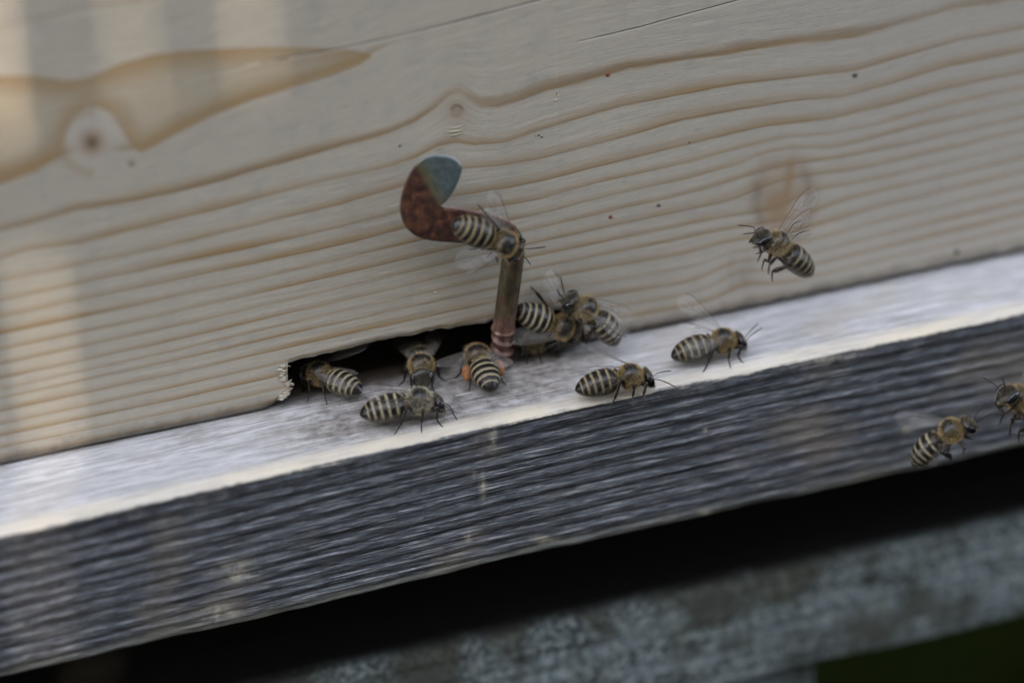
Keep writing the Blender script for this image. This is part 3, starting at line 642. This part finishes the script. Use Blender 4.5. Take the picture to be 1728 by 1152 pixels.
for li, (ins_, off_) in ((0, (3.0, -.0001)), (len(rings) - 1, (2.5, .0017))):
    poly = inner_poly(ins_); gxx, gyy = np.meshgrid(np.arange(672, 882, 5.0), np.arange(258, 420, 5.0)); gxx = gxx.ravel() + (gyy.ravel() // 5 % 2) * 2.5; gyy = gyy.ravel()
    keep = poly_sd(gxx, gyy, poly) > 2.5; pts = [Vector(p) for p in poly] + [Vector((x_, y_)) for x_, y_ in zip(gxx[keep], gyy[keep])]
    vo, _, fo, vorig, _, _ = delaunay_2d_cdt(pts, [], [list(range(nr))], 1, 1e-4)
    mp = {}
    for i_, v_ in enumerate(vo):
        o_ = [k for k in vorig[i_] if k < nr]
        if o_: mp[i_] = li * nr + o_[0]
        else: mp[i_] = len(VV); VV.append(P3(v_[0], v_[1], YP + off_))
    for f_ in fo:
        f_ = tuple(mp[k] for k in f_); 
        if len(set(f_)) == 3: FF.append(f_)
bm = bmesh.new(); vs = [bm.verts.new(v) for v in VV]
for f_ in FF:
    try: bm.faces.new([vs[i] for i in f_])
    except ValueError: pass
bmesh.ops.recalc_face_normals(bm, faces=bm.faces[:])
bm.verts.index_update(); Vq = np.array([v.co for v in bm.verts]); Fq = [tuple(v.index for v in f.verts) for f in bm.faces]; bm.free()
qx, qy = proj(Vq + HB)
bare = np.clip(.5 + ((qx - 728) * .86 - (qy - 305) * .5) / 40, 0, 1) * (qy < 350)
sdb = poly_sd(qx, qy, bp); rim = np.clip(1 - sdb / np.where(qy > 340, 4.5, 2.5), 0, 1) * (Vq[:, 1] + HB[1] < YP + .0012) * (((qy < 279)) | ((qx > 748) & (qy < 380) & (qy > 346)))  # pale metal rim at the end, painted highlight along the arm's upper edge
Vq[:, 1] += .00006 * fbm(qx / 9, qy / 9, 3)
obj('blade', mesh_np('blade', Vq, Fq, dict(bare=bare, rim=rim), M['rust']), hook)

# ------------------------------------------------------------------ bees
GND = -3.4
def bee_surface(bend, side, head_drop):
    """rings of one continuous body, abdomen tip -> waist -> thorax -> head, in millimetres"""
    A = np.array([(7.2, .04), (7.1, .36), (6.85, .76), (6.4, 1.18), (5.8, 1.58), (4.9, 1.95), (4.0, 2.16), (2.9, 2.30), (1.9, 2.26), (1.1, 2.02), (.6, 1.62), (.3, 1.1), (.1, .6), (0, .48)])
    a = np.concatenate([np.linspace(7.2, 6.8, 7)[:-1], np.linspace(6.8, .6, 74)[:-1], np.linspace(.6, 0, 9)])
    r = np.interp(a, A[::-1, 0], A[::-1, 1])
    k = np.ones(7) / 7; rp = np.convolve(np.pad(r, 3, mode='edge'), k, 'valid'); r = np.where((a > .5) & (a < 6.8), rp, r)
    for b in (1.45, 2.7, 3.9, 4.95, 5.8): r = r + .09 * np.exp(-np.clip(b + .0 - a, 0, 9) / .35) * (a <= b) * 1.0
    out = []
    for ai, ri in zip(a, r):
        t = np.linspace(0, ai, 24); th = math.radians(4) + bend * (t / 7.3); sd = side * (t / 7.3)
        dl = ai / 23 if ai else 0
        X = -np.trapz(np.cos(th) * np.cos(sd), t) if ai else 0; Z = -np.trapz(np.sin(th), t) if ai else 0; Yy = np.trapz(np.sin(sd), t) if ai else 0
        th1, sd1 = th[-1], sd[-1]
        up = np.array([-math.sin(th1), 0, math.cos(th1)]); lf = np.array([math.sin(sd1), math.cos(sd1), 0])
        out.append((-ai, np.array([X, Yy, Z - .15]), up, lf, ri, ri * .9, 0))
    for s, w, h, z in [(.15, .62, .6, -.1), (.35, 1.15, 1.1, 0), (.7, 1.6, 1.6, .0), (1.2, 1.9, 1.88, .05), (1.8, 2.02, 2.02, .08), (2.4, 1.98, 1.98, .05), (2.9, 1.82, 1.78, .0), (3.3, 1.52, 1.48, -.05), (3.6, 1.15, 1.15, -.12), (3.85, .8, .8, -.2), (4.02, .68, .7, -.25)]:
        out.append((s, np.array([s, 0, z]), np.array([0, 0, 1.]), np.array([0, 1., 0]), w, h, 0))
    hd = head_drop
    for s, w, h, z, tri in [(4.15, 1.0, .95, -.35, .1), (4.3, 1.5, 1.35, -.45, .25), (4.55, 1.78, 1.55, -.6, .35), (4.85, 1.86, 1.6, -.75, .4), (5.15, 1.76, 1.5, -.92, .42), (5.4, 1.5, 1.3, -1.12, .42), (5.62, 1.1, 1.02, -1.42, .4), (5.78, .72, .72, -1.75, .3), (5.86, .48, .5, -2.02, .2), (5.9, .3, .34, -2.25, .1), (5.92, .05, .06, -2.4, 0)]:
        out.append((s, np.array([s, 0, z * (1 + hd)]), np.array([0, 0, 1.]), np.array([0, 1., 0]), w, h, tri))
    return out
def ik(Hp, A, l1, l2, pole):
    d = A - Hp; D = min(np.linalg.norm(d), (l1 + l2) * .985); u = d / np.linalg.norm(d)
    x = (l1 * l1 - l2 * l2 + D * D) / (2 * D); h = math.sqrt(max(l1 * l1 - x * x, .01))
    p = pole - (pole @ u) * u; p /= np.linalg.norm(p); return Hp + u * x + p * h
def make_bee(name_label, pos, fwd, up, size=1.0, bend=12, side=0, head=0.0, wings=None, feet=None, ant=None, pollen=False, fur_grey=.0, seed=1, gnd=GND):
    R = np.random.default_rng(seed); S = .001 * size
    fwd = np.array(fwd, float); fwd /= np.linalg.norm(fwd); up = np.array(up, float); up -= (up @ fwd) * fwd; up /= np.linalg.norm(up); lf = np.cross(up, fwd)
    root = empty('honey_bee'); tag(root, name_label, 'bee', 'honey bees at the hive entrance')
    Mx = Matrix(((fwd[0], lf[0], up[0]), (fwd[1], lf[1], up[1]), (fwd[2], lf[2], up[2]))).to_4x4()
    off = np.array([2.0, 0, gnd])                 # local millimetres of the empty: under the thorax, at foot level
    Pb = np.array(pos) + S * gnd * up
    Mx.translation = Vector(Pb); root.matrix_world = Mx
    tl = lambda V: (np.asarray(V, float) - off) * S
    rings_ = bee_surface(math.radians(bend), math.radians(side), head)
    ns = 30; ph_ = np.linspace(0, 2 * np.pi, ns, endpoint=False); V = []; al = []; ds = []
    for s, c, u, l, w, h, tri in rings_:
        cw_, sw_ = np.cos(ph_), np.sin(ph_)
        V.append(c + np.outer(w * cw_ * (1 - tri * np.clip(-sw_, 0, 1)), l) + np.outer(h * sw_, u)); al += [s] * ns; ds += list(sw_)
    G = np.array(V); nr_ = len(rings_)
    Fb = [tuple(f) for f in gridf(nr_, ns, True)]; Fb.append(tuple(range(ns))[::-1]); Fb.append(tuple((nr_ - 1) * ns + k for k in range(ns)))
    obj('body', mesh_np('bee_body', tl(G.reshape(-1, 3)), Fb, dict(along=al, dorsal=ds, tone=np.full(len(al), R.random())), M['bee']), root)
    # fur
    sarr = np.array([r[0] for r in rings_]); HV = []; HR = []; HG = []
    def hairs(n, s0, s1, ln, leanv, dens=None, gr=0.0, bright=.5, spread=.35, wid=.035):
        cnt = 0
        for _ in range(n):
            s = R.uniform(s0, s1); i = min(max(np.searchsorted(sarr, s), 1), nr_ - 1); f = (s - sarr[i - 1]) / (sarr[i] - sarr[i - 1] + 1e-9)
            t = R.uniform(0, ns); j = int(t) % ns; j2 = (j + 1) % ns; g_ = t - int(t); sn = math.sin(2 * math.pi * t / ns)
            if dens and R.random() > dens(s, sn): continue
            p = (G[i - 1, j] * (1 - f) + G[i, j] * f) * (1 - g_) + (G[i - 1, j2] * (1 - f) + G[i, j2] * f) * g_
            ta = G[i, j] - G[i - 1, j]; tb = G[i, j2] - G[i, j]; nn = np.cross(ta, tb)
            nl = np.linalg.norm(nn)
            if nl < 1e-9: continue
            nn /= nl
            if nn @ (p - rings_[i][1]) < 0: nn = -nn
            d = nn + leanv + R.normal(0, spread, 3); d /= np.linalg.norm(d); sd_ = np.cross(d, R.normal(0, 1, 3)); sd_ /= np.linalg.norm(sd_)
            l_ = ln * R.uniform(.6, 1.2); p = p - nn * .03
            HV.extend([p - sd_ * wid, p + sd_ * wid, p + d * l_]); q_ = min(1, max(0, bright + R.normal(0, .22))); HR.extend([q_ * .75, q_ * .75, min(1, q_ + .15)]); gg = min(1, max(0, gr + R.normal(0, .12))); HG.extend([gg] * 3)
    bare_disc = lambda s, sn: .14 if (sn > .62 and 1.0 < s < 2.9) else 1.0
    hairs(5000, .1, 4.0, .50, np.array([-.15, 0, 0]), bare_disc, fur_grey, .46, .35, .021)
    hairs(900, 4.0, 5.7, .32, np.array([.2, 0, .1]), lambda s, sn: 1 if abs(sn) > .62 else .06, .3 + fur_grey, .25, .35, .02)
    hairs(800, 5.3, 5.88, .20, np.array([.2, 0, -.4]), lambda s, sn: 1 if (sn < .5 or s > 5.6) else .3, .75, .30, .3, .018)
    for lo, hi in ((1.52, 1.84), (2.78, 3.12), (3.98, 4.30), (5.04, 5.32), (6.02, 6.15)):
        hairs(170, -hi, -lo, .15, np.array([-1.8, 0, 0]), lambda s, sn: 1 if sn > -.4 else .5, .45, .35, .25, .018)
    hairs(420, -7.0, -.1, .3, np.array([-.9, 0, 0]), lambda s, sn: 1 if sn < -.1 else .08, .6, .4, .3, .02)
    hairs(320, -.9, .2, .5, np.array([-.5, 0, .1]), None, .2, .65)
    HVn = tl(np.array(HV)); nt = len(HVn) // 3
    obj('fur', mesh_np('bee_fur', HVn, np.arange(nt * 3).reshape(-1, 3), dict(rnd=HR, grey=HG), M['fur'], False), root)
    # eyes
    for sgn in (1, -1):
        th = np.linspace(0, np.pi, 13); pp = np.linspace(0, 2 * np.pi, 18, endpoint=False); TH, PP = np.meshgrid(th, pp, indexing='ij')
        E_ = np.stack([.66 * np.sin(TH) * np.cos(PP), .46 * np.sin(TH) * np.sin(PP), 1.16 * np.cos(TH)], -1)
        E_[..., 1] += -.18 * sgn * (E_[..., 2] < 0) * np.abs(E_[..., 2]); E_[..., 0] += -.16 * E_[..., 2]
        E_ = E_.reshape(-1, 3) + np.array([4.92, sgn * 1.47, -.66 * (1 + head)])
        obj('compound_eye', mesh_np('compound_eye', tl(E_), gridf(13, 18, True), None, M['eye']), root)
    # antennae
    for sgn, (sc_, fl_) in zip((1, -1), ant or [((.75, .35, .45), (.85, .25, -.45)), ((.75, -.35, .45), (.85, -.2, -.5))]):
        a0 = np.array([5.55, sgn * .35, -.95]); sc_ = np.array(sc_) / np.linalg.norm(sc_); fl_ = np.array(fl_) / np.linalg.norm(fl_)
        a1 = a0 + sc_ * 1.35; a2 = a1 + fl_ * 1.3; a3 = a1 + fl_ * 2.6 + np.array([0, 0, -.15])
        pt = np.vstack([smooth_path([a0, a0 + sc_ * .7, a1], 6), smooth_path([a1 + fl_ * .15, a2, a3], 9)])
        V_, F_ = tube(pt, [.09, .07, .065, .07, .075, .08] + [.07, .085, .09, .09, .09, .09, .09, .085, .05], 7)
        obj('antenna', mesh_np('antenna', tl(V_), F_, None, M['leg']), root)
    # legs
    hips = [(3.1, .75, -1.35), (2.1, .9, -1.7), (.95, .85, -1.6)]
    dfeet = [(4.9, 2.2, gnd), (1.9, 3.9, gnd), (-2.3, 3.1, gnd)]
    for sgn in (1, -1):
        for k in range(3):
            Hp = np.array(hips[k]) * [1, sgn, 1]
            if feet and (sgn, k) in feet: Fp = np.array(feet[(sgn, k)], float)
            else: Fp = np.array(dfeet[k]) * [1, sgn, 1] + np.array([R.normal(0, .25), R.normal(0, .25), 0])
            lens = [(2.0, 2.1, 1.2), (2.3, 2.3, 1.4), (2.7, 3.3, 1.5)][k]
            outd = Fp - Hp; outd[2] *= .2; outd /= np.linalg.norm(outd)
            An = Fp - outd * lens[2] * .72 + np.array([0, 0, lens[2] * .62])
            reach = np.linalg.norm(An - Hp)
            if reach > (lens[0] + lens[1]) * .98: An = Hp + (An - Hp) / reach * (lens[0] + lens[1]) * .98
            pole = np.array([(.6, .1, -.5)[k], sgn * .55, .9]); K = ik(Hp, An, lens[0], lens[1], pole)
            hind = k == 2; tw = .47 if hind else .26
            pt = np.vstack([Hp, Hp * .5 + K * .5, Hp * .15 + K * .85, K, K * .85 + An * .15, K * .5 + An * .5, K * .22 + An * .78, An * .9 + K * .1 if hind else K * .08 + An * .92, An, An * .6 + Fp * .4, An * .3 + Fp * .7, Fp + [0, 0, .07], Fp + outd * .32 + np.array([0, 0, .03])])
            rd = [.24, .33, .24, .17, .2, tw * .8, tw, tw * .75, .15, .16, .11, .09, .05]
            fv = np.cross(K - Hp, An - K); fv /= np.linalg.norm(fv) + 1e-9
            V_, F_ = tube(pt, rd, 9, (fv, [1, 1, 1, 1, .8] + ([.5] * 3 if hind else [.9] * 3) + [.8, .8, 1, 1, 1]))
            obj('leg', mesh_np('leg', tl(V_), F_, None, M['leg']), root)
            if hind and pollen:
                c_ = K * .42 + An * .58 + fv * 0 + np.array([0, sgn * .35, .15]); ax = (An - K) / np.linalg.norm(An - K)
                th = np.linspace(0, np.pi, 12); TH, PP = np.meshgrid(th, np.linspace(0, 2 * np.pi, 16, endpoint=False), indexing='ij')
                s1 = np.cross(ax, [0, 0, 1.]); s1 /= np.linalg.norm(s1); s2 = np.cross(s1, ax)
                rr_ = 1 + .1 * fbm(TH * 2 + sgn, PP * 1.5, 3, 3)
                E_ = c_ + (rr_ * 1.35 * np.cos(TH))[..., None] * ax + (rr_ * .85 * np.sin(TH) * np.cos(PP))[..., None] * s1 + (rr_ * .85 * np.sin(TH) * np.sin(PP))[..., None] * s2
                obj('pollen_load', mesh_np('pollen_load', tl(E_.reshape(-1, 3)), gridf(12, 16, True), None, M['pollen']), root)
    # wings
    dflt = {(1, 0): ((-.95, .30, .12), (0, -1, .1)), (-1, 0): ((-.95, -.30, .12), (0, 1, .1)), (1, 1): ((-.95, .22, .02), (0, -1, .05)), (-1, 1): ((-.95, -.22, .02), (0, 1, .05))}
    if wings: dflt.update(wings)
    for (sgn, hw), (sp, chd) in dflt.items():
        Lw, Ww = ((9.0, 3.0), (6.3, 1.9))[hw]; rt = np.array([(2.4, 1.6)[hw], sgn * (1.45, 1.55)[hw], (1.15, .9)[hw]])
        sp = np.array(sp, float); sp /= np.linalg.norm(sp); chd = np.array(chd, float); chd -= (chd @ sp) * sp; chd /= np.linalg.norm(chd); nw = np.cross(sp, chd)
        u = np.linspace(0, 1, 22); lead = -.06 * np.sin(u * np.pi) * Ww; trail = Ww * np.interp(u, [0, .08, .3, .5, .7, .85, .94, 1], [.10, .2, .55, .82, 1, .97, .80, .46])
        lead = lead + Ww * np.interp(u, [0, .8, .9, .96, 1], [0, 0, .05, .16, .40])
        v = np.linspace(0, 1, 9); UU, VV_ = np.meshgrid(u, v, indexing='ij')
        ch = lead[:, None] * (1 - v) + trail[:, None] * v; lift = .12 * np.sin(VV_ * 9 + UU * 4) * UU * .7 + .25 * UU ** 2
        P = rt + (UU * Lw)[..., None] * sp + ch[..., None] * chd + lift[..., None] * nw
        wo_ = obj('fore_wing' if hw == 0 else 'hind_wing', mesh_np('wing', tl(P.reshape(-1, 3)), gridf(22, 9), None, M['wing']), root)
        mv = Mix(); 
        def at(uu, vv_):
            cu = np.interp(uu, u, lead) * (1 - vv_) + np.interp(uu, u, trail) * vv_; lf_ = .12 * np.sin(vv_ * 9 + uu * 4) * uu * .7 + .25 * uu ** 2
            return rt + uu * Lw * sp + cu * chd + lf_ * nw
        vl = [[(0, 0), (.3, 0), (.6, 0), (.82, 0), (.95, .1)], [(0, .5), (.2, .3), (.45, .25), (.62, .22)], [(.45, .25), (.6, .5), (.78, .7), (.88, .8)], [(.1, .6), (.3, .6), (.55, .8), (.68, .97)],
              [(.62, .0), (.66, .25), (.7, .45)], [(.45, .02), (.5, .3), (.52, .6)], [(.3, .35), (.32, .6)], [(.62, .5), (.72, .4), (.85, .4)]]
        for kk_, l_ in enumerate(vl if hw == 0 else vl[:4]):
            pp_ = np.array([at(*z_) for z_ in l_]); pp_ = smooth_path(pp_, 3 * len(l_)) if len(l_) > 2 else pp_
            mv.add(*tube(pp_, np.full(len(pp_), .055 if kk_ == 0 else .03), 4))
        vn_ = mv.mesh('veins', M['vein'], attrs=None); vn_.transform(Matrix.Identity(4))
        co = np.zeros(len(vn_.vertices) * 3, np.float32); vn_.vertices.foreach_get('co', co); vn_.vertices.foreach_set('co', tl(co.reshape(-1, 3)).astype(np.float32).ravel()); vn_.update()
        obj('vein', vn_, wo_)
    return root
def ledge_bee(label, th, hd, size=1.0, h=3.4, **k):   # thorax and heading read off the plane h above the landing board
    z = h * size * .001; a = on(*th, 2, z); b = on(*hd, 2, z); return make_bee(label, a, b - a, k.pop('up', (0, 0, 1)), size, **k)
def wall_bee(label, th, hd, Y, size=1.0, **k):
    a = on(*th, 1, Y); b = on(*hd, 1, k.pop('Yh', Y)); return make_bee(label, a, b - a, k.pop('up', (0, -1, 0)), size, **k)

ledge_bee('bee walking right along the pale edge, farthest right of those on the plank', (1221, 574), (1262, 566), .99, bend=10, seed=2, head=.05,
          wings={(-1, 0): ((-.93, -.22, .25), (0, -.3, -1)), (1, 0): ((-.55, .5, .75), (-1, .2, 0)), (1, 1): ((-.85, .3, .3), (-.3, -.7, -.2))},
          feet={(-1, 0): (4.3, -2.4, GND), (-1, 1): (1.9, -3.2, GND), (-1, 2): (-2.6, -2.9, GND)},
          ant=[((.75, .2, .8), (.85, .3, .5)), ((.6, -.2, .85), (.85, -.1, .55))])
ledge_bee('bee on the pale edge right of the hook, wings half folded over its abdomen', (1064, 634), (1104, 628), 1.0, bend=8, seed=3, head=.1,
          wings={(-1, 0): ((-.92, -.34, .12), (-.2, .6, -.8)), (1, 0): ((-.8, .30, .42), (0, -1, .1)), (-1, 1): ((-.9, -.3, -.15), (0, .6, -.8))},
          feet={(-1, 0): (3.6, -3.2, GND + .1), (-1, 1): (1.4, -3.4, GND), (-1, 2): (-2.2, -3.4, GND + .2)},
          ant=[((.8, .5, .1), (.9, .3, -.1)), ((.8, -.4, -.1), (.85, -.45, -.35))])
ledge_bee('pale blurred bee walking right in front of the slot, leftmost at the plank edge', (708, 676), (745, 671), 1.06, bend=6, seed=4, head=.1, fur_grey=.9,
          wings={(-1, 0): ((-.97, -.10, .16), (0, .9, -.4)), (1, 0): ((-.97, .12, .16), (0, -.9, -.3))},
          feet={(-1, 0): (4.7, -2.6, GND), (-1, 1): (1.5, -3.4, GND), (-1, 2): (-2.4, -2.9, GND)},
          ant=[((.6, .3, -.6), (.5, .2, -.9)), ((.6, -.3, -.6), (.5, -.2, -.9))])
ledge_bee('bee half inside the left end of the slot, striped tail outwards', (538, 630), (500, 618), .95, bend=6, seed=5,
          wings={(1, 0): ((-.9, .5, .1), (0, -1, 0)), (-1, 0): ((-.55, -.75, .45), (-1, .3, 0))})
ledge_bee('bee facing out of the slot with a ruff of orange fur, behind the pale bee', (711, 617), (714, 640), .98, bend=14, seed=6, head=.1,
          wings={(1, 0): ((-.95, .35, .0), (0, -1, 0)), (-1, 0): ((-.95, -.35, 0), (0, 1, 0))}, ant=[((.5, .6, -.4), (.5, .3, -.8)), ((.5, -.6, -.4), (.5, -.3, -.8))])
ledge_bee('bee with two orange pollen loads entering the slot, left of the screw thread', (806, 601), (793, 577), 1.02, bend=16, seed=7, pollen=True,
          wings={(1, 0): ((-.6, .85, .15), (-1, -.5, 0)), (-1, 0): ((-.93, -.34, .12), (0, .9, 0)), (1, 1): ((-.7, .7, 0), (-1, -.5, 0)), (-1, 1): ((-.9, -.35, 0), (0, .9, 0))},
          feet={(1, 2): (-2.6, 2.7, GND), (-1, 2): (-2.4, -3.2, GND)})
ledge_bee('dark bee squeezed under another in the slot, just right of the screw', (902, 577), (872, 584), .9, h=2.9, bend=6, seed=8, fur_grey=.2, pollen=False,
          wings={(1, 0): ((-.85, .5, .1), (-.2, -1, .3)), (1, 1): ((-.8, .6, -.1), (-.2, -1, .3))})
wall_bee('bee on the board, its back to the viewer and tail tucked behind the screw', (949, 552), (975, 562), -.0036, 1.0, bend=2, seed=9, up=(.1, -1, .45),
         wings={(1, 0): ((-.6, .8, -.1), (-.8, -.5, .1)), (-1, 0): ((-.85, -.5, -.35), (-.3, .8, .2)), (1, 1): ((-.5, .8, -.2), (-1, -.3, .1)), (-1, 1): ((-.85, -.4, -.4), (-.3, .8, .1))},
         feet={(1, 2): (-5.2, 4.9, -2.4), (1, 1): (.8, 5.0, -2.8), (-1, 1): (1.2, -4.6, -2.2), (-1, 0): (2.8, -4.4, -2.6)})
wall_bee('blurred bee heading up the board, its tail reaching down to the plank', (988, 520), (962, 500), -.0052, .98, bend=26, seed=10, up=(.6, -.6, .5), fur_grey=.25, Yh=-.0045,
         wings={(1, 0): ((-.7, .5, .5), (-.6, -.5, 0)), (-1, 0): ((-.92, -.38, .1), (0, .8, -.6)), (1, 1): ((-.9, .3, .1), (-.2, -.8, 0))},
         feet={(1, 0): (3.5, 2.6, -3), (1, 1): (.2, 3.6, -3.3), (1, 2): (-2.6, 2.8, -4.2), (-1, 2): (-2, -3.0, -3.6)}, ant=[((.8, .4, .3), (.8, .2, .6)), ((.8, -.4, .3), (.8, -.2, .6))])
wall_bee('bee sitting on the bend of the hook with one wing spread below it', (851, 411), (880, 423), -.0106, 1.05, bend=0, seed=11, up=(.05, -1, .35),
         wings={(-1, 0): ((-.83, -.62, .12), (-.55, .8, -.1)), (1, 0): ((-.72, .62, .15), (-.5, -.8, .1)), (-1, 1): ((-.6, -.8, .05), (-1, .6, 0)), (1, 1): ((-.85, .45, .1), (-.3, -.8, 0))},
         feet={(1, 2): (-3.0, 3.9, -2.6), (-1, 2): (-1.4, -2.6, -3.0), (1, 1): (1.2, 3.2, -3.2), (-1, 1): (2.0, -2.4, -3.4), (1, 0): (4.2, 1.8, -3), (-1, 0): (4.0, -1.8, -3.4)},
         ant=[((.8, .3, .3), (.9, .45, .1)), ((.8, -.3, .2), (.8, -.2, -.6))])
hang = {(s, k): v for s in (1, -1) for k, v in ((0, (3.9, s * .9, -3.1)), (1, (1.4, s * 1.2, -4.6)), (2, (-1.6, s * 1.0, -5.2)))}
wall_bee('bee hovering before the board just under the large brown knot', (1311, 410), (1277, 386), -.012, 1.02, bend=4, seed=12, up=(.35, -.15, .95), feet=hang, fur_grey=.3,
         wings={(1, 0): ((.62, .75, .8), (-1, .1, .4)), (-1, 0): ((.05, -.25, 1), (-1, 0, .2)), (1, 1): ((.3, .6, .8), (-1, 0, .3)), (-1, 1): ((-.25, -.3, 1), (-1, 0, 0))})
wall_bee('lower of two bees flying at the right, before the lower edge of the plank', (1606, 726), (1640, 706), -.034, .98, bend=30, seed=13, up=(-.45, -.08, .9), feet=hang, Yh=-.035,
         wings={(1, 0): ((-.8, .5, .5), (-1, 0, -.4)), (-1, 0): ((-.95, -.12, .1), (-.2, .6, -.9)), (1, 1): ((-.8, .6, .4), (-1, 0, -.4)), (-1, 1): ((-.95, -.2, -.3), (-.2, 0, -1))},
         ant=[((.8, .3, .4), (.9, .3, .2)), ((.8, -.3, .3), (.9, -.1, .1))])
wall_bee('bee cut by the right edge of the picture, flying left with one antenna raised', (1722, 672), (1690, 648), -.036, 1.12, bend=14, seed=14, up=(.45, .12, .9), feet=hang, Yh=-.037,
         wings={(1, 0): ((-.5, .5, 1), (-1, 0, -.2)), (-1, 0): ((-.5, -.6, 1), (-1, 0, -.2)), (1, 1): ((-.8, .4, .6), (-1, 0, -.3)), (-1, 1): ((-.8, -.5, .6), (-1, 0, -.3))},
         ant=[((.8, .4, .5), (.9, .1, .45)), ((.8, -.4, .3), (.9, -.3, .0))])
bpy.context.view_layer.update()
